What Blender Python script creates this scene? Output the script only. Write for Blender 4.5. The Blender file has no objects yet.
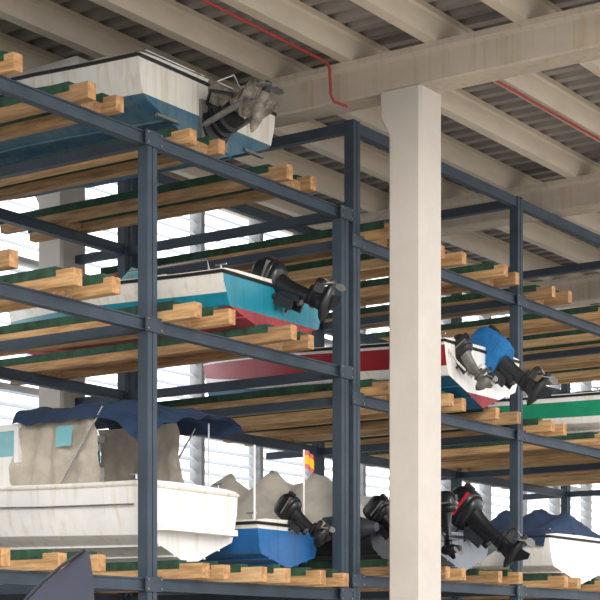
import bpy, math, random
from mathutils import Vector, Matrix, noise
random.seed(4)
S=bpy.context.scene

# ---------------------------------------------------------------- materials
def lin(c):
    return tuple(((v/255)/12.92 if v/255<=.04045 else ((v/255+.055)/1.055)**2.4) for v in c)
MATS={}
def mat(name,rgb,rough=.6,metal=0,var=.25,scale=3,stretch=(1,1,1),bump=.0,rgb2=None,trans=0,detail=6,streak=0):
    if name in MATS: return MATS[name]
    m=bpy.data.materials.new(name); m.use_nodes=True
    nt=m.node_tree; N=nt.nodes; L=nt.links
    b=N['Principled BSDF']; c=lin(rgb)
    c2=lin(rgb2) if rgb2 else tuple(v*(1-var) for v in c)
    tc=N.new('ShaderNodeTexCoord'); mp=N.new('ShaderNodeMapping'); mp.inputs['Scale'].default_value=stretch
    L.new(tc.outputs['Object'],mp.inputs['Vector'])
    nz=N.new('ShaderNodeTexNoise'); nz.inputs['Scale'].default_value=scale; nz.inputs['Detail'].default_value=detail
    nz.inputs['Roughness'].default_value=.65
    L.new(mp.outputs[0],nz.inputs['Vector'])
    r=N.new('ShaderNodeValToRGB'); r.color_ramp.elements[0].position=.35; r.color_ramp.elements[1].position=.65
    r.color_ramp.elements[0].color=(*c2,1); r.color_ramp.elements[1].color=(*c,1)
    L.new(nz.outputs['Fac'],r.inputs['Fac'])
    col=r.outputs['Color']
    if streak:   # vertical dirt streaks
        mp2=N.new('ShaderNodeMapping'); mp2.inputs['Scale'].default_value=(9,9,.6); L.new(tc.outputs['Object'],mp2.inputs['Vector'])
        n2=N.new('ShaderNodeTexNoise'); n2.inputs['Scale'].default_value=1.5; n2.inputs['Detail'].default_value=4; L.new(mp2.outputs[0],n2.inputs['Vector'])
        r2=N.new('ShaderNodeValToRGB'); r2.color_ramp.elements[0].position=.5; r2.color_ramp.elements[1].position=.72
        r2.color_ramp.elements[0].color=(1,1,1,1); k=1-streak; r2.color_ramp.elements[1].color=(k,k*.93,k*.82,1)
        L.new(n2.outputs['Fac'],r2.inputs['Fac'])
        mu=N.new('ShaderNodeMix'); mu.data_type='RGBA'; mu.blend_type='MULTIPLY'; mu.inputs[0].default_value=1
        L.new(col,mu.inputs[6]); L.new(r2.outputs['Color'],mu.inputs[7]); col=mu.outputs[2]
    L.new(col,b.inputs['Base Color'])
    b.inputs['Roughness'].default_value=rough; b.inputs['Metallic'].default_value=metal
    if bump:
        bp=N.new('ShaderNodeBump'); bp.inputs['Strength'].default_value=bump; bp.inputs['Distance'].default_value=.02
        L.new(nz.outputs['Fac'],bp.inputs['Height']); L.new(bp.outputs['Normal'],b.inputs['Normal'])
    if trans:
        t=N.new('ShaderNodeBsdfTranslucent'); L.new(r.outputs['Color'],t.inputs['Color'])
        mx=N.new('ShaderNodeMixShader'); mx.inputs[0].default_value=trans
        L.new(b.outputs[0],mx.inputs[1]); L.new(t.outputs[0],mx.inputs[2])
        L.new(mx.outputs[0],N['Material Output'].inputs['Surface'])
    MATS[name]=m; return m
CONC=mat('concrete_column',(196,188,178),.9,var=.1,scale=1.6,bump=.12)
CONB=mat('concrete_beam',(188,176,160),.9,var=.16,scale=2,bump=.2,stretch=(1,.4,1),streak=.1)
PURL=mat('purlin_concrete',(208,196,178),.9,var=.2,scale=2,bump=.1,stretch=(.3,1,1))
DECK=mat('corrugated_steel_sheet',(154,148,144),.55,.1,var=.25,scale=1.5)
STEEL=mat('rack_steel_paint',(56,69,82),.6,.1,var=.3,scale=3,bump=.05)
WOOD=mat('bunk_timber',(208,168,118),.8,rgb2=(156,116,76),scale=6,stretch=(4,.35,4),bump=.2)
WOOD2=mat('bunk_timber_aged',(180,142,100),.85,rgb2=(128,98,68),scale=7,stretch=(4,.35,4),bump=.2)
WOOD3=mat('bunk_timber_pale',(218,184,138),.8,rgb2=(178,140,98),scale=5,stretch=(4,.35,4),bump=.2)
WOODE=mat('timber_end_grain',(200,154,104),.8,rgb2=(142,100,62),scale=14,bump=.2)
CARP=mat('bunk_carpet_green',(46,84,62),.95,rgb2=(34,50,40),scale=8,bump=.3)
RED=mat('red_pipe_paint',(166,52,46),.5,var=.2)
SLAT=mat('louvre_slat',(222,226,230),.5,var=.06,scale=1,trans=.42)
MULL=mat('mullion_paint',(170,172,172),.6,var=.12)
WALLM=mat('wall_panel',(120,116,112),.9,var=.2,scale=1.5)
FLOORM=mat('floor_concrete',(190,182,170),.9,var=.18,scale=.8,bump=.1)
WHITE=mat('gelcoat_white',(236,234,230),.3,var=.1,scale=2.5,streak=.14)
CREAM=mat('gelcoat_cream',(230,226,216),.4,var=.12,scale=2,streak=.16)
TEAL=mat('gelcoat_teal',(26,136,158),.35,var=.25,scale=2,streak=.15)
AFB=mat('antifoul_blue_worn',(46,92,124),.8,rgb2=(88,116,122),scale=3,bump=.3,streak=.25)
AFR=mat('antifoul_red',(170,66,76),.8,rgb2=(134,54,62),scale=3,bump=.2,streak=.2)
MAROON=mat('hull_maroon',(156,34,46),.4,var=.2)
NAVYT=mat('hull_deep_teal_blue',(24,98,136),.5,var=.3,streak=.2)
NAVY=mat('hull_navy',(26,40,72),.4,var=.2)
BLUE=mat('hull_bright_blue',(40,108,172),.45,var=.25,streak=.15)
GREEN=mat('hull_green',(30,146,108),.4,var=.2)
BLACK=mat('outboard_black',(24,25,29),.3,var=.2)
DGREY=mat('cast_metal_dark',(52,54,58),.5,.4,var=.35,scale=8,bump=.2)
ALU=mat('cast_metal_grey',(136,134,130),.5,.5,var=.35,scale=9,bump=.2)
BARN=mat('barnacled_drive',(172,162,148),.75,.2,rgb2=(84,76,70),scale=9,bump=.7)
BTARP=mat('outboard_cover_blue',(20,112,176),.7,var=.4,scale=5,bump=.5)
TARPG=mat('tarpaulin_grey',(190,184,172),.85,var=.24,scale=3,bump=.5)
TARPW=mat('tarpaulin_white',(222,220,214),.8,var=.18,scale=3,bump=.4)
TARPB=mat('canvas_navy',(34,58,90),.85,var=.4,scale=5,bump=.5)
BEIGE=mat('canvas_beige',(196,186,170),.85,var=.26,scale=4,bump=.5,trans=.12)
HYP=mat('inflatable_grey',(128,134,142),.55,var=.15)
HYPD=mat('inflatable_dark',(52,56,62),.55,var=.2)
GLASS=mat('tinted_window',(120,180,186),.08,var=.1)
RUB=mat('rubber_black',(30,30,32),.6,var=.2)
STAIN=mat('stainless',(190,190,192),.25,.9,var=.1)
REDS=mat('decal_red',(190,30,34),.4,var=.1)
YEL=mat('flag_yellow',(240,190,30),.8,var=.05)
BANN=mat('banner_charcoal',(58,60,74),.8,var=.15,trans=.1)
ROPE=mat('rope_white',(214,208,196),.9,var=.3,scale=30)

# site grid -> metres (bay pitch and rack depth)
def T(v): return Vector((v[0]*1.075+1.139, v[1]*.96+.79, v[2]))
# ---------------------------------------------------------------- mesh builder
def empty(name,loc):
    e=bpy.data.objects.new(name,None); e.location=T(loc); e.empty_display_size=.3
    S.collection.objects.link(e); return e
class PM:
    def __init__(s,name,mats,parent=None,loc=(0,0,0)):
        s.n=name;s.m=mats;s.p=parent;s.v=[];s.f=[];s.mi=[];s.loc=Vector(parent.location) if parent else T(loc)
    def add(s,vs,fs,mi=0):
        o=len(s.v); s.v+= [Vector(v) for v in vs]
        for i,f in enumerate(fs):
            s.f.append([a+o for a in f]); s.mi.append(mi[i] if isinstance(mi,list) else mi)
    def box(s,a,b,mi=0,M=None,mis=None):
        x0,y0,z0=a;x1,y1,z1=b
        v=[Vector(q) for q in [(x0,y0,z0),(x1,y0,z0),(x1,y1,z0),(x0,y1,z0),(x0,y0,z1),(x1,y0,z1),(x1,y1,z1),(x0,y1,z1)]]
        if M: v=[M@q for q in v]
        s.add(v,[(0,3,2,1),(4,5,6,7),(0,1,5,4),(1,2,6,5),(2,3,7,6),(3,0,4,7)],mis if mis else mi)
    def tube(s,pts,r,mi=0,n=8,M=None):
        pts=[Vector(p) for p in pts]
        if M: pts=[M@p for p in pts]
        rs=r if isinstance(r,(list,tuple)) else [r]*len(pts)
        rings=[]
        for i,p in enumerate(pts):
            d=(pts[min(i+1,len(pts)-1)]-pts[max(i-1,0)]).normalized()
            up=Vector((0,0,1)) if abs(d.z)<.9 else Vector((1,0,0))
            a=d.cross(up).normalized(); b=a.cross(d)
            rings.append([p+a*rs[i]*math.cos(t*2*math.pi/n)+b*rs[i]*math.sin(t*2*math.pi/n) for t in range(n)])
        s.loft(rings,mi)
    def loft(s,rings,mi=0,cap=True,closed=True,M=None):
        n=len(rings[0]); v=[q for r in rings for q in r]
        if M: v=[M@Vector(q) for q in v]
        f=[];ms=[]
        for i in range(len(rings)-1):
            for j in range(n if closed else n-1):
                k=(j+1)%n
                f.append((i*n+j,i*n+k,(i+1)*n+k,(i+1)*n+j)); ms.append(mi[j] if isinstance(mi,list) else mi)
        if cap and closed:
            c=mi[0] if isinstance(mi,list) else mi
            f.append(tuple(range(n-1,-1,-1)));ms.append(c)
            f.append(tuple((len(rings)-1)*n+j for j in range(n)));ms.append(c)
        s.add(v,f,ms)
    def done(s,smooth=True,bevel=0,ang=35,recalc=True):
        me=bpy.data.meshes.new(s.n); me.from_pydata([T(v)-s.loc for v in s.v],[],s.f)
        for m in s.m: me.materials.append(m)
        for p,i in zip(me.polygons,s.mi): p.material_index=i
        if recalc:
            import bmesh
            bm=bmesh.new(); bm.from_mesh(me); bmesh.ops.recalc_face_normals(bm,faces=bm.faces); bm.to_mesh(me); bm.free()
        if smooth:
            for p in me.polygons: p.use_smooth=True
            me.set_sharp_from_angle(angle=math.radians(ang))
        o=bpy.data.objects.new(s.n,me); S.collection.objects.link(o)
        if s.p: o.parent=s.p
        else: o.location=s.loc
        if bevel:
            b=o.modifiers.new('bevel','BEVEL'); b.width=bevel; b.segments=2; b.limit_method='ANGLE'
        return o

# ---------------------------------------------------------------- building shell
p=PM('floor',[FLOORM]); p.box((-25,-25,-.2),(60,14.9,0)); p.done(False)
ZB0,ZB1=7.54,7.94
def column(x,y):
    p=PM('concrete_column',[CONC],loc=(x,y,0)); h=.21
    def ring(z,a,y0,y1):
        c=.03
        return [Vector((x+i,y+j,z)) for i,j in [(-a,-y0+c),(-a+c,-y0),(a-c,-y0),(a,-y0+c),(a,y1-c),(a-c,y1),(-a+c,y1),(-a,y1-c)]]
    p.loft([ring(0,h,h,h),ring(7.08,h,h,h),ring(7.28,h,h,h+.11),ring(ZB0,h,h,h+.11)]); p.done(ang=20)
column(13.6,9.0); column(13.57,14.2)
for x in (8.35,13.57,18.65,23.8,28.95,34.1):
    p=PM('beam_roof',[CONB],loc=(x,8,7.8)); w=.17
    prof=[(-w,ZB0+.02),(-w+.02,ZB0),(w-.02,ZB0),(w,ZB0+.02),(w,ZB0+.3),(w+.05,ZB0+.34),(w+.05,ZB1),(-w-.05,ZB1),(-w-.05,ZB0+.34),(-w,ZB0+.3)]
    p.loft([[Vector((x+a,y,z)) for a,z in prof] for y in (5.0,14.45)]); p.done(ang=20)
p=PM('ceiling_purlins',[PURL]);
y=5.4
while y<14.6:
    prof=[(-.07,ZB1),(.07,ZB1),(.12,ZB1+.2),(.15,ZB1+.22),(.15,ZB1+.28),(-.15,ZB1+.28),(-.15,ZB1+.22),(-.12,ZB1+.2)]
    p.loft([[Vector((x,y+a,z)) for a,z in prof] for x in (4,38)])
    y+=1.08
p.done(ang=20)
p=PM('ceiling',[DECK]); a=[];x=4.0;z0=ZB1+.28
while x<38:
    a+=[(x,z0),(x+.11,z0),(x+.15,z0+.08),(x+.24,z0+.08),(x+.28,z0)]; x+=.28
v=[(q,5.0,z) for q,z in a]+[(q,14.8,z) for q,z in a]; n=len(a)
p.add(v,[(i,i+1,n+i+1,n+i) for i in range(n-1)]); p.done(False)
YW=14.6
p=PM('wall_back',[WALLM,CONB]); p.box((-4,YW,0),(38,YW+.2,3.25)); p.box((-4,YW-.05,ZB1),(38,YW+.2,8.4),1); p.done(False)
w=empty('window_1',(16,YW,5))
p=PM('louvre_slats',[SLAT],w); z=3.33
while z<ZB1-.05:
    dz=.04
    p.add([(-4,YW+.05,z-dz),(38,YW+.05,z-dz),(38,YW+.15,z+dz),(-4,YW+.15,z+dz)],[(0,1,2,3)])
    z+=.165
p.done(False,recalc=False)
p=PM('mullions',[MULL],w); x=5.0
while x<38:
    p.box((x-.035,YW-.02,3.25),(x+.035,YW+.2,ZB1)); x+=1.29
for z in (3.28,4.85,6.42): p.box((-4,YW-.01,z-.03),(38,YW+.19,z+.03))
p.done(False)
p=PM('sprinkler_pipe',[RED],loc=(13,10,7.9))
p.tube([(8.7,9.85,7.9),(13.16,9.85,7.9),(13.22,9.85,7.85),(13.24,9.85,7.58),(13.26,9.82,7.5),(13.4,9.75,7.48)],.016)
p.tube([(13.9,8.6,7.9),(18.3,8.6,7.9)],.016); p.done()

# ---------------------------------------------------------------- racks
YF,YR=10.0,13.2
def rack(posts,levels,bunks,ztop,x0,x1,name='storage_rack',frontop=False,ends=None):
    e=empty(name,(posts[0],YF,0)); h=.065
    zts=ztop if isinstance(ztop,tuple) else (ztop,ztop)
    p=PM('posts',[STEEL],e)
    for x in posts:
        for y,zt in ((YF,zts[0]),(YR,zts[1])):
            # two toe-to-toe channels with a shallow seam
            p.box((x-h,y-h,0),(x-.006,y+h,zt)); p.box((x+.006,y-h,0),(x+h,y+h,zt)); p.box((x-.01,y-h+.012,0),(x+.01,y+h-.012,zt-.01))
            p.box((x-.13,y-.13,0),(x+.13,y+.13,.02))
    p.done(False,bevel=.006)
    p=PM('beams',[STEEL,ALU],e)
    for z in levels:
        for y in (YF,YR):
            p.box((x0,y-.05,z-.06),(x1,y+.05,z-.045)); p.box((x0,y-.05,z+.045),(x1,y+.05,z+.06)); p.box((x0,y-.035,z-.05),(x1,y+.035,z+.05))
        for x in posts:
            p.box((x-.04,YF,z-.055),(x+.04,14.1,z+.04))
            p.box((x-.11,YF-.085,z-.07),(x+.11,YF-.07,z+.07))
            for sx in (-.09,.09):
                for sz in (-.045,.045):
                    p.tube([(x+sx,YF-.085,z+sz),(x+sx,YF-.1,z+sz)],.011,1,6)
    if frontop:
        z=zts[0]-.07
        for y in (YF,YR): p.box((x0,y-.045,z-.06),(x1,y+.045,z+.06))
        for x in posts: p.box((x-.045,YF,z-.055),(x+.045,14.1,z+.055))
    else:
        p.box((x0,YR-.045,7.3),(x1,YR+.045,7.42))
    p.done(False)
    p=PM('bunk_timbers',[WOOD,WOODE,WOOD2,WOOD3],e); c=PM('bunk_carpets',[CARP],e)
    for li,(z,bs) in enumerate(zip(levels,bunks)):
        zz=z+.061; ye=(ends or [9.55]*3)[li]
        for i,x in enumerate(bs):
            yf=ye+random.uniform(-.1,.08); tp=random.uniform(.1,.3); k=random.choice([0,0,2,3])
            hh=random.uniform(.142,.152)
            p.box((x-.05,yf,zz),(x+.05,14.0,zz+hh),mis=[k,k,1,k,k,k])
            c.box((x-.056,yf+tp,zz+.098),(x+.056,14.02,zz+.182))
        for i in range(0,len(bs)-1,2):
            p.box((bs[i]+.05,YF-.05,zz),(bs[i+1]-.05,YF+.05,zz+.1),2); p.box((bs[i]+.05,YR-.05,zz),(bs[i+1]-.05,YR+.05,zz+.1),2)
    p.done(False,bevel=.006); c.done(False)
    return e
BLt=[6.5,7.0,8.3,8.75,9.58,9.96,11.03,11.42,12.45,12.9]
BL=[6.5,7.0,8.0,8.45,9.21,9.61,10.78,11.18,12.11,12.6]
BLb=[6.5,7.0,8.0,8.45,9.1,9.5,10.95,11.25,11.8,12.1,12.65,13.15]
rack([4.4,7.5,10.57,13.62],[6.41,4.68,2.26],[BLt,BL,BLb],(6.47,7.42),4.4,13.66,ends=[9.83,9.55,9.6])
BR=[14.1,14.5,15.2,15.6,16.4,16.85,17.75,18.15,19.3,19.75,20.6,21.4,22.1,22.6,23.4,23.8]
BRb=[14.15,14.6,15.2,15.6,16.4,16.8,18.05,18.5,19.5,20.0,21.6,22.1]
rack([13.84,17.44,21.04,24.64],[6.15,4.42,2.42],[BR,BR,BRb],7.48,13.8,24.7,name='storage_rack.001',frontop=True,ends=[9.62,9.6,9.6])

# ---------------------------------------------------------------- boats
def hull(e,cx,ys,zk,L,B,D,rows,rail=RUB,mats=None,dead=.32,bowrise=.5,sheerrise=.2,transom_mi=None,f1=.25,f2=.6,tkeel=None):
    p=PM('hull',mats,e); NS=30; rings=[]; info=[]
    for i in range(NS+1):
        t=i/NS
        b=B/2*((.92+.08*min(t/.3,1)) if t<.35 else max(.015,(1-((t-.35)/.65)**2.4)))
        k=zk+D*bowrise*max(0,(t-.55)/.45)**2.2
        sh=zk+D*(1+sheerrise*t*t)
        y=ys+L*t
        rk=.18*D*max(0,(t-.6)/.4)
        cz=k+(sh-k)*dead*(1+.25*t)
        bc=b*(.86-.25*max(0,(t-.5)/.5))
        m1=cz+(sh-cz)*f1; m2=cz+(sh-cz)*f2
        half=[(0,k),(bc*.5,k+(cz-k)*.52),(bc,cz),(bc+(b-bc)*.15,cz+.012),(bc+(b-bc)*.5,m1),(bc+(b-bc)*.88,m2),(b,sh)]
        r=[Vector((cx-a,y+rk*((z-k)/(sh-k)),z)) for a,z in reversed(half)]+[Vector((cx+a,y+rk*((z-k)/(sh-k)),z)) for a,z in half[1:]]
        rings.append(r); info.append((y,b,sh))
    bt,ch,md,tp=rows
    mi=[tp,md,ch,ch,bt,bt,bt,bt,ch,ch,md,tp]
    n=13; v=[q for r in rings for q in r]; f=[];ms=[]
    for i in range(NS):
        for j in range(n-1):
            f.append((i*n+j,i*n+j+1,(i+1)*n+j+1,(i+1)*n+j)); ms.append(mi[j])
    p.add(v,f,ms)
    r=rings[0]
    for j in range(6):
        a,b2,c,d=r[j],r[j+1],r[12-j-1],r[12-j]
        m_=mi[j] if transom_mi is None or j>3 else transom_mi
        if tkeel and j>3: m_=tkeel[j-4]
        if j==5: p.add([a,b2,d],[(0,1,2)],m_)
        else: p.add([a,b2,c,d],[(0,1,2,3)],m_)
    for s in (-1,1):
        for fr in (.35,.7):
            pts=[]
            for i in range(0,NS-3):
                kk=rings[i][6]; cc=rings[i][4 if s<0 else 8]
                pts.append(kk.lerp(cc,fr)+Vector((0,0,-.004)))
            p.tube(pts,.014,bt,5)
    p.done(ang=28)
    d=PM('deck',[mats[tp],rail,STAIN],e)
    rr=[]
    for (y,b,sh) in info:
        rr.append([Vector((cx-b,y,sh)),Vector((cx-b*.97,y,sh+.035)),Vector((cx-b*.75,y,sh+.05)),Vector((cx,y,sh+.06)),Vector((cx+b*.75,y,sh+.05)),Vector((cx+b*.97,y,sh+.035)),Vector((cx+b,y,sh))])
    d.loft(rr,0,closed=False)
    d.add(rr[0],[(0,1,2,3,4,5,6)],0)
    for s in (-1,1):
        d.tube([Vector((cx+s*(b+.008),y+.18*D*max(0,(i/NS-.6)/.4),sh)) for i,(y,b,sh) in enumerate(info)],.018,1,6)
        # bow rail
        pr=[Vector((cx+s*b*.9,y,sh+.16)) for i,(y,b,sh) in enumerate(info) if .55<i/NS<.95]
        d.tube(pr,.01,2,6)
        for q in pr[::4]: d.tube([q,q-Vector((0,0,.13))],.009,2,6)
    d.tube([Vector((cx-info[0][1],ys-.008,info[0][2])),Vector((cx+info[0][1],ys-.008,info[0][2]))],.018,1,6)
    for s in (-1,1):
        q=Vector((cx+s*info[0][1]*.82,ys+.15,info[0][2]+.06))
        d.tube([q,q+Vector((0,0,.05))],.012,2,6); d.tube([q+Vector((0,-.07,.05)),q+Vector((0,.07,.05))],.01,2,6)
    d.done(ang=40)
    return info

def sring(cx,cy,z,a,b,ex=3,n=20):
    out=[]
    for i in range(n):
        t=2*math.pi*i/n; c,s=math.cos(t),math.sin(t)
        out.append(Vector((cx+a*abs(c)**(2/ex)*(1 if c>=0 else -1),cy+b*abs(s)**(2/ex)*(1 if s>=0 else -1),z)))
    return out
def outboard(e,loc,tilt,sc=1,cowl=BLACK,leg=BLACK,name='outboard_motor',decal=REDS,yaw=0,disp=0,cover=None,nocowl=False):
    M=Matrix.Translation(loc)@Matrix.Rotation(math.radians(yaw),4,'Z')@Matrix.Rotation(math.radians(-tilt),4,'X')@Matrix.Scale(sc,4)
    p=PM(name,[cowl,leg,ALU,decal,DGREY],e)
    if not nocowl:
        R=[sring(0,-.22,.1,.11,.2),sring(0,-.23,.14,.15,.26),sring(0,-.24,.22,.165,.29),sring(0,-.245,.235,.158,.28),sring(0,-.245,.25,.168,.295),sring(0,-.24,.4,.17,.3),sring(0,-.22,.52,.155,.27),sring(0,-.2,.59,.12,.22),sring(0,-.18,.62,.06,.13)]
        p.loft(R,0,M=M)
        p.box((-.173,-.5,.3),(.173,-.1,.335),3,M)
        p.box((-.05,-.56,.36),(.05,-.5,.5),4,M)
    def lr(z,a,b,cy=-.24): return sring(0,cy,z,a,b,2.4,14)
    p.loft([lr(.12,.1,.17),lr(-.02,.075,.13),lr(-.2,.055,.11),lr(-.5,.045,.1),lr(-.62,.04,.11),lr(-.72,.05,.13)],1,M=M)
    p.loft([sring(0,-.33,-.56,.11,.22,2.6,16),sring(0,-.33,-.545,.11,.22,2.6,16)],1,M=M)
    p.loft([sring(0,-.28,-.46,.07,.14,2.6,14),sring(0,-.28,-.45,.07,.14,2.6,14)],1,M=M)
    pts=[(0,y,-.76) for y in (.0,-.05,-.14,-.28,-.4,-.47)]
    p.tube(pts,[.008,.035,.06,.065,.055,.04],1,12,M)
    p.add([M@Vector(q) for q in [(-.008,-.12,-.8),(.008,-.12,-.8),(.004,-.34,-1.0),(-.004,-.34,-1.0),(-.008,-.38,-.8),(.008,-.38,-.8),(.004,-.42,-.98),(-.004,-.42,-.98)]],[(0,1,2,3),(0,3,7,4),(1,5,6,2),(3,2,6,7),(4,7,6,5)],1)
    p.tube([(0,-.46,-.76),(0,-.58,-.76)],[.045,.03],4,10,M)
    for k in range(3):
        R2=Matrix.Translation((0,-.52,-.76))@Matrix.Rotation(k*2.094+.3,4,'Y')@Matrix.Rotation(.5,4,'Z')
        bl=[(-.03,0,.03),(-.085,0,.1),(-.075,0,.17),(0,0,.2),(.075,0,.15),(.07,0,.08),(.03,0,.03)]
        p.add([M@R2@Vector(q) for q in bl]+[M@R2@(Vector(q)+Vector((0,.012,0))) for q in bl],[tuple(range(7)),tuple(range(13,6,-1))]+[(i,(i+1)%7,7+(i+1)%7,7+i) for i in range(7)],2)
    for s in (-1,1):
        p.box((s*.11-.015,-.12,-.3),(s*.11+.015,.02,.04),4,M)
        p.tube([(s*.11,.0,-.05),(s*.11,.09,-.05)],.014,4,6,M)
    p.tube([(-.16,-.08,.02),(.16,-.08,.02)],.025,4,8,M)
    p.box((-.07,-.2,-.35),(.07,-.08,.05),1,M)
    p.tube([(0,-.1,-.3),(0,-.2,-.42)],.03,2,8,M)
    p.tube([(.08,-.05,.15),(.14,.12,.16),(.2,.28,.02)],.012,4,6,M)
    p.tube([(-.05,-.02,.17),(-.05,.16,.2),(-.02,.32,.05)],.015,4,6,M)
    o=p.done(ang=45)
    if disp:
        sb=o.modifiers.new('sub','SUBSURF'); sb.subdivision_type='SIMPLE'; sb.levels=sb.render_levels=2
        tx=bpy.data.textures.new('barn','CLOUDS'); tx.noise_scale=.04
        dm=o.modifiers.new('d','DISPLACE'); dm.texture=tx; dm.strength=disp
    if cover:
        p=PM('outboard_cover',[cover],e); R=[]
        for k,(z,a,b) in enumerate([(.0,.15,.25),(.06,.165,.285),(.14,.18,.305),(.3,.182,.31),(.44,.178,.3),(.54,.16,.27),(.61,.12,.21),(.645,.05,.1)]):
            r=sring(0,-.23,z,a,b,3.2,40)
            for i,q in enumerate(r):
                wv=.03*math.sin(i*1.3+k*.8)*(1-k/9)
                q.x*=1+wv*2; q.y=-.23+(q.y+.23)*(1+wv)
                if k==0: q.z-=.05*abs(math.sin(i*.45))
            R.append(r)
        p.loft(R,0,M=M)
        p.tube([M@(q*1.0) for q in [Vector((-.185,-.5,.12)),Vector((-.19,-.23,.1)),Vector((-.18,.04,.12))]],.012,0,6)
        p.done(ang=50)
    return o

def tarp(e,cx,y0,y1,zb,zt,B,m,name='cover',seed=0,peaks=3):
    p=PM(name,[m],e); NY,NX=40,28; v=[]
    for i in range(NY+1):
        t=i/NY; y=y0+(y1-y0)*t
        env=min(1,t/.1)**.5*min(1,(1-t)/.25)**.7
        bw=B/2*(1 if t<.5 else max(.12,1-((t-.5)/.5)**2.2))
        tri=abs(((t*peaks)%1)-.5)*2
        for j in range(NX+1):
            s=-1+2*j/NX; a=abs(s)
            prof=(1-a**1.15)
            ridge=zb+(zt-zb)*env*(.7+.3*tri)*prof
            nn=noise.noise(Vector((s*2.2+seed,y*2.2,seed)))*.09+abs(noise.noise(Vector((s*5+seed,y*4,seed))))*.1
            z=ridge+nn*prof*2*(zt-zb)
            if a>.93: z=zb-.16-.05*noise.noise(Vector((y*4,seed,s)))
            v.append((cx+s*bw+nn*.3,y,z))
    f=[(i*(NX+1)+j,i*(NX+1)+j+1,(i+1)*(NX+1)+j+1,(i+1)*(NX+1)+j) for i in range(NY) for j in range(NX)]
    p.add(v,f); p.done(ang=60)
def slab(p,cx,y0,y1,b0,b1,z0,z1,rake0,rake1,mi=0):
    p.loft([[Vector((cx-b0,y0,z0)),Vector((cx+b0,y0,z0)),Vector((cx+b0*.92,y1,z0)),Vector((cx-b0*.92,y1,z0))],
            [Vector((cx-b1,y0+rake0,z1)),Vector((cx+b1,y0+rake0,z1)),Vector((cx+b1*.92,y1-rake1,z1)),Vector((cx-b1*.92,y1-rake1,z1))]],mi)

# 1 top-left sterndrive boat
cx,ys,zk=11.6,10.12,6.5
e=empty('motorboat',(cx,ys,zk))
hull(e,cx,ys,zk,4.25,2.24,.74,(0,0,1,1),mats=[AFB,CREAM],rail=RUB,dead=.46,f1=.14)
p=PM('hull_stripe',[NAVY],e)
p.tube([(cx-1.10,ys+.9,7.09),(cx-1.125,ys+1.5,7.10),(cx-1.09,ys+2.2,7.13),(cx-.97,ys+2.8,7.17)],[.02,.035,.04,.03],0,8); p.done()
p=PM('cabin',[WHITE,GLASS],e)
slab(p,cx,10.5,13.1,.9,.76,7.27,7.44,.25,.6); slab(p,cx,11.2,12.9,.72,.56,7.44,7.62,.2,.5); p.done(bevel=.03)
p=PM('coaming',[TARPB,STAIN],e); slab(p,cx,11.6,12.4,.93,.84,7.28,7.4,.0,.1)
p.tube([(cx-.8,10.25,7.28),(cx-.8,10.25,7.38),(cx+.5,10.25,7.38),(cx+.5,10.25,7.28)],.012,1,8)
p.tube([(cx+.1,10.3,7.3),(cx+.45,10.2,7.5),(cx+.8,10.3,7.3)],.012,1,8); p.done()
dx=cx+.03
outboard(e,(dx,ys+.1,7.0),64,.88,leg=BARN,name='sterndrive',disp=.012,nocowl=True)
p=PM('drive_bellows',[BARN,RUB,ALU],e)
p.tube([(dx,ys,6.84),(dx,ys-.05,6.85),(dx,ys-.07,6.85),(dx,ys-.12,6.87),(dx,ys-.14,6.87),(dx,ys-.2,6.89),(dx,ys-.22,6.9),(dx,ys-.3,6.93)],[.2,.2,.14,.16,.12,.15,.12,.13],1,16)
p.box((dx-.2,ys-.04,6.62),(dx+.2,ys,7.06),2)
p.tube([(dx-.17,ys,6.8),(dx-.16,ys-.5,6.95)],.03,2,8); p.tube([(dx+.17,ys,6.8),(dx+.16,ys-.5,6.95)],.03,2,8)
p.tube([(dx-.1,ys,7.0),(dx-.2,ys-.15,7.12),(dx-.1,ys-.35,7.08)],.018,1,8)
p.box((cx-.8,ys-.04,6.72),(cx-.5,ys,6.75),2); p.box((cx+.5,ys-.04,6.72),(cx+.8,ys,6.75),2); p.done()

# 2 teal outboard boat
cx,ys,zk=12.36,9.9,4.81
e=empty('motorboat.001',(cx,ys,zk))
hull(e,cx,ys,zk,3.8,1.8,.56,(0,1,2,2),mats=[AFR,TEAL,CREAM],dead=.42,transom_mi=1,f1=.4,f2=.7,sheerrise=.3)
outboard(e,(cx+.05,ys-.02,5.2),66,.74,decal=ALU)
p=PM('windshield',[GLASS,STAIN,WHITE,DGREY],e)
slab(p,cx,11.0,11.9,.5,.4,5.4,5.56,.05,.4,2); p.add([(cx-.5,11.7,5.46),(cx+.5,11.7,5.46),(cx+.42,11.5,5.68),(cx-.42,11.5,5.68)],[(0,1,2,3)],0)
for s in (-1,1):
    p.tube([(cx+s*.8,10.1,5.4),(cx+s*.8,10.12,5.52),(cx+s*.78,11.2,5.52),(cx+s*.74,11.25,5.4)],.012,1)
    p.box((cx+s*.35-.2,10.35,5.38),(cx+s*.35+.2,10.7,5.52),3)
p.done()

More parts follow.
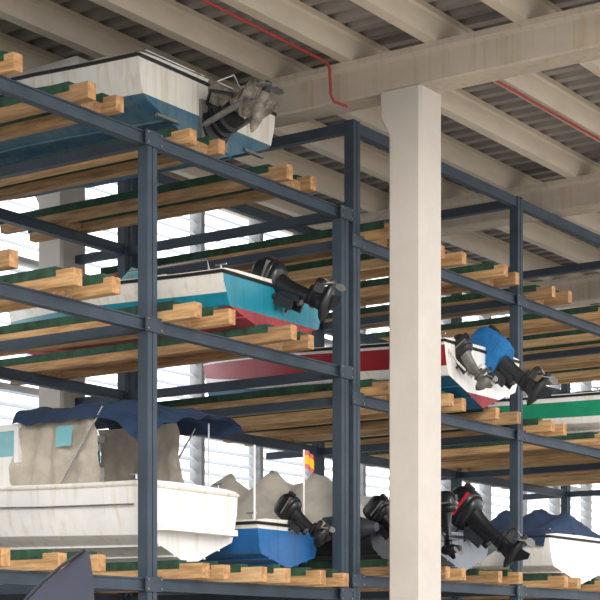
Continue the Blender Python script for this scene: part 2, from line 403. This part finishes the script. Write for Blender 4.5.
# 3 maroon / blue hull with covered outboard
cx,ys,zk=16.0,9.62,4.56
e=empty('motorboat.002',(cx,ys,zk))
hull(e,cx,ys,zk,4.3,1.9,.68,(0,1,2,3),mats=[NAVYT,WHITE,MAROON,WHITE,AFR],dead=.42,transom_mi=3,f1=.28,f2=.88,sheerrise=.4,tkeel=[3,4])
outboard(e,(cx+.2,ys-.02,4.98),50,.82,leg=DGREY,decal=BTARP,cover=BTARP)
outboard(e,(cx-.55,ys-.02,5.0),35,.5,cowl=DGREY,leg=ALU,name='auxiliary_outboard',decal=ALU)
p=PM('ropes',[ROPE],e)
p.tube([(cx-.8,ys+.1,5.28),(cx-.75,ys-.1,5.0),(cx-.5,ys-.15,4.85),(cx-.2,ys-.1,5.05)],.014)
p.tube([(cx-.7,ys+.1,5.28),(cx-.5,ys-.05,5.34),(cx-.3,ys-.02,5.2)],.014)
p.done()

# 4 green stripe boat
cx,ys,zk=19.95,9.6,4.55
e=empty('motorboat.003',(cx,ys,zk))
hull(e,cx,ys,zk,4.1,1.9,.6,(0,0,1,0),mats=[WHITE,GREEN],dead=.36,f1=.25,f2=.8)
outboard(e,(cx,ys-.02,5.1),40,.8)
cx,ys,zk=22.7,9.7,4.55
e=empty('motorboat.004',(cx,ys,zk))
hull(e,cx,ys,zk,4.1,1.9,.65,(0,1,1,1),mats=[AFB,CREAM],dead=.4); outboard(e,(cx,ys-.02,5.15),50,.8)

# 5 big cabin boat, bottom left
cx,ys,zk=11.5,10.3,2.48
e=empty('cabin_boat',(cx,ys,zk))
hull(e,cx,ys,zk,4.0,1.6,.76,(0,0,0,0),mats=[WHITE],dead=.35,rail=CREAM)
p=PM('rub_strake',[ALU],e)
p.tube([(cx-.77,ys+.03,3.04),(cx-.82,ys+1.2,3.06),(cx-.81,ys+2.0,3.09)],.009,0,6)
p.done()
p=PM('canvas_enclosure',[BEIGE,GLASS,STAIN,WHITE],e)
x0,x1=cx-.66,cx+.62; zb=3.26
def side(x,s,segs):
    for (a,b) in segs:
        N=28; v=[];f=[]
        for i in range(N+1):
            for j in range(N+1):
                q=j/N; yy=a+(b-a)*i/N; zz=zb+(4.02-zb)*q
                fold=.03*math.sin(yy*19+q*4)*(.3+.6*(1-q))+.06*noise.noise(Vector((yy*4,q*3,s)))+.03*abs(noise.noise(Vector((yy*9+q*5,q*7,s))))
                v.append((x-s*.06*q+fold,yy+.12*q*(1 if a<11 else 0)+.02*math.sin(q*5),zz))
        f=[(i*(N+1)+j,i*(N+1)+j+1,(i+1)*(N+1)+j+1,(i+1)*(N+1)+j) for i in range(N) for j in range(N)]
        p.add(v,f,0)
side(x0,-1,((10.9,11.6),(11.5,12.1))); side(x1,1,((10.9,11.6),(11.5,12.1)))
p.add([(x0-.07,11.2,3.66),(x0-.05,11.2,3.86),(x0-.05,11.42,3.86),(x0-.07,11.42,3.66)],[(0,1,2,3)],1)
p.box((x0+.02,12.05,3.24),(x1-.02,12.95,3.62),3)
for (ya,yb) in ((12.1,12.45),(12.5,12.9)):
    p.box((x0+.03,ya,3.62),(x0+.05,yb,3.9),1); p.box((x1-.05,ya,3.62),(x1-.03,yb,3.9),1)
p.box((x0+.02,12.0,3.88),(x1-.02,12.95,3.95),3)
for yy in (12.05,12.47,12.92): p.box((x0,yy-.03,3.55),(x0+.06,yy+.03,3.92),3)
p.done(ang=70)
p=PM('bimini_canopy',[TARPB,STAIN],e); NY,NX=48,26; v=[]
for i in range(NY+1):
    t=i/NY
    for j in range(NX+1):
        s=-1+2*j/NX; yy=10.2+1.85*t
        z=4.08+.07*(1-s*s)-.03*abs(math.sin(t*math.pi*2))-.08*abs(s)**6+.04*noise.noise(Vector((s*4,t*9,1)))
        if abs(s)>.99: z-=.07+.03*noise.noise(Vector((t*6,s,0)))
        if t<.3: z-=.34*((.3-t)/.3)**1.2*(.2+.8*abs(s*.5-.5))+.02*math.sin(j*1.1+t*20)
        v.append((cx+s*.72,yy,z))
p.add(v,[(i*(NX+1)+j,i*(NX+1)+j+1,(i+1)*(NX+1)+j+1,(i+1)*(NX+1)+j) for i in range(NY) for j in range(NX)])
for s in (-1,1):
    p.tube([(cx+s*.7,11.4,3.26),(cx+s*.7,10.8,4.02)],.01,1)
p.done(ang=60)
p=PM('swim_platform',[WHITE,STAIN,RUB],e)
p.loft([[Vector((cx-.6,ys,z)),Vector((cx+.6,ys,z)),Vector((cx+.5,ys-.2,z)),Vector((cx-.5,ys-.2,z))] for z in (2.8,2.86)])
p.tube([(cx+.4,ys+.1,3.25),(cx+.4,ys+.1,3.95)],.008,1); p.done()

# 6 small blue boat
cx,ys,zk=13.02,10.25,2.52
e=empty('dinghy',(cx,ys,zk))
hull(e,cx,ys,zk,3.0,1.15,.46,(0,0,0,1),mats=[BLUE,CREAM],dead=.3,f2=.82)
outboard(e,(cx+.05,ys-.02,2.98),52,.5,decal=ALU)
p=PM('antenna_poles',[WHITE],e)
p.tube([(cx-.45,ys+.1,2.98),(cx-.45,ys+.1,3.8)],.012); p.tube([(cx+.4,ys+.1,2.98),(cx+.4,ys+.1,3.84)],.012)
p.done()
p=PM('ensign_flag',[REDS,YEL],e); v=[];f=[];ms=[]
for i in range(9):
    for j in range(5): v.append((cx+.41+.1*i/8,ys+.1-.05*i/8+.012*math.sin(i*1.5),3.84-.05*j-.07*(i/8)**2))
for i in range(8):
    for j in range(4): f.append((i*5+j,i*5+j+1,(i+1)*5+j+1,(i+1)*5+j)); ms.append(1 if j in (1,2) else 0)
p.add(v,f,ms); p.done()

def rib(name,cx,ys,zk,L,B,m,hm):
    e=empty(name,(cx,ys,zk)); p=PM('tubes',[m,RUB],e); r=.2*B/1.6
    pts=[];N=30
    hb=B/2-r
    for i in range(N+1):
        t=i/N
        if t<.35: q=(-hb,ys-.12+L*.72*t/.35,0)
        elif t>.65: q=(hb,ys-.12+L*.72*(1-t)/.35,0)
        else:
            a=(t-.35)/.3*math.pi; q=(-hb*math.cos(a),ys-.12+L*.72+L*.24*math.sin(a),.18*math.sin(a))
        pts.append((cx+q[0],q[1],zk+.42+q[2]))
    rs=[r*.35,r*.9]+[r]*(N-3)+[r*.9,r*.35]
    p.tube(pts,rs,0,16)
    p.tube([Vector(q)+Vector((math.copysign(r,q[0]-cx),0,0)) for q in pts[1:11]],.03,1,6)
    p.tube([Vector(q)+Vector((math.copysign(r,q[0]-cx),0,0)) for q in pts[-11:-1]],.03,1,6)
    p.done(ang=60)
    hull(e,cx,ys,zk,L*.92,B*.72,.42,(0,0,0,0),mats=[hm],dead=.45)
    return e
e=rib('inflatable_boat',16.0,9.9,2.6,3.6,1.8,HYP,HYP)
outboard(e,(16.1,9.88,3.06),50,.84)
outboard(e,(15.35,9.85,3.2),5,.5,name='auxiliary_outboard',decal=ALU)
tarp(e,16.0,10.5,13.3,3.15,3.6,1.6,TARPW,seed=5)
e=rib('inflatable_boat.001',14.5,9.95,2.6,3.5,1.15,HYPD,DGREY)
outboard(e,(14.3,9.93,3.0),45,.55,decal=ALU)
tarp(e,14.55,10.4,13.7,3.05,3.75,1.4,TARPG,seed=2,peaks=5)
cx,ys,zk=18.95,9.85,2.56
e=empty('covered_motorboat',(cx,ys,zk))
hull(e,cx,ys,zk,4.0,1.95,.6,(0,0,0,0),mats=[WHITE],dead=.35)
tarp(e,cx,9.9,11.6,3.2,3.6,1.95,TARPB,seed=9); tarp(e,cx,11.5,13.6,3.2,3.7,1.6,TARPW,seed=12,name='bow_cover')

# feather banner
bc=Vector((5.83,6.33,0)); e=empty('feather_banner',bc); dr=Vector((.569/1.075,-.822/.96,0))
def edge(z):
    a=max(0,(z-1.72)/.48); l=-.24+.42*a**1.7; rr=.24 if z<1.9 else .24-.04*((z-1.9)/.3)
    return l,max(rr,l+.005)
p=PM('sail',[BANN],e); v=[];f=[];N=40
for i in range(N+1):
    z=.5+1.70*i/N; l,rr=edge(z)
    for j in range(7):
        q=bc+dr*(l+(rr-l)*j/6); v.append((q.x,q.y+.02*math.sin(j+i*.3),z))
for i in range(N):
    for j in range(6): f.append((i*7+j,i*7+j+1,(i+1)*7+j+1,(i+1)*7+j))
p.add(v,f); p.done(recalc=False)
p=PM('pole',[DGREY],e)
p.tube([bc+dr*(edge(z)[0]-.008)+Vector((0,0,z)) for z in [.03+2.18*i/24 for i in range(25)]],.01)
p.box((bc.x-.35,bc.y-.1,0),(bc.x+.1,bc.y+.45,.04)); p.done()

# ---------------------------------------------------------------- light
W=bpy.data.worlds.new('w'); S.world=W; W.use_nodes=True
bg=W.node_tree.nodes['Background']; bg.inputs[0].default_value=(.95,.965,1.0,1); bg.inputs[1].default_value=2.45
s=bpy.data.lights.new('sun','SUN'); s.energy=1.5; s.angle=math.radians(14); s.color=(1,.93,.84)
so=bpy.data.objects.new('sun',s); S.collection.objects.link(so)
so.rotation_euler=Vector((.72,.6,-.2)).to_track_quat('-Z','Y').to_euler()

cam=bpy.data.cameras.new('camera'); co=bpy.data.objects.new('camera',cam); S.collection.objects.link(co)
co.location=(0,0,1.6); co.rotation_euler=(math.radians(90),0,math.radians(34.7-90))
cam.sensor_width=36; cam.lens=1732/600*36; cam.shift_y=355/600; cam.clip_end=200
S.camera=co
S.view_settings.view_transform='Standard'
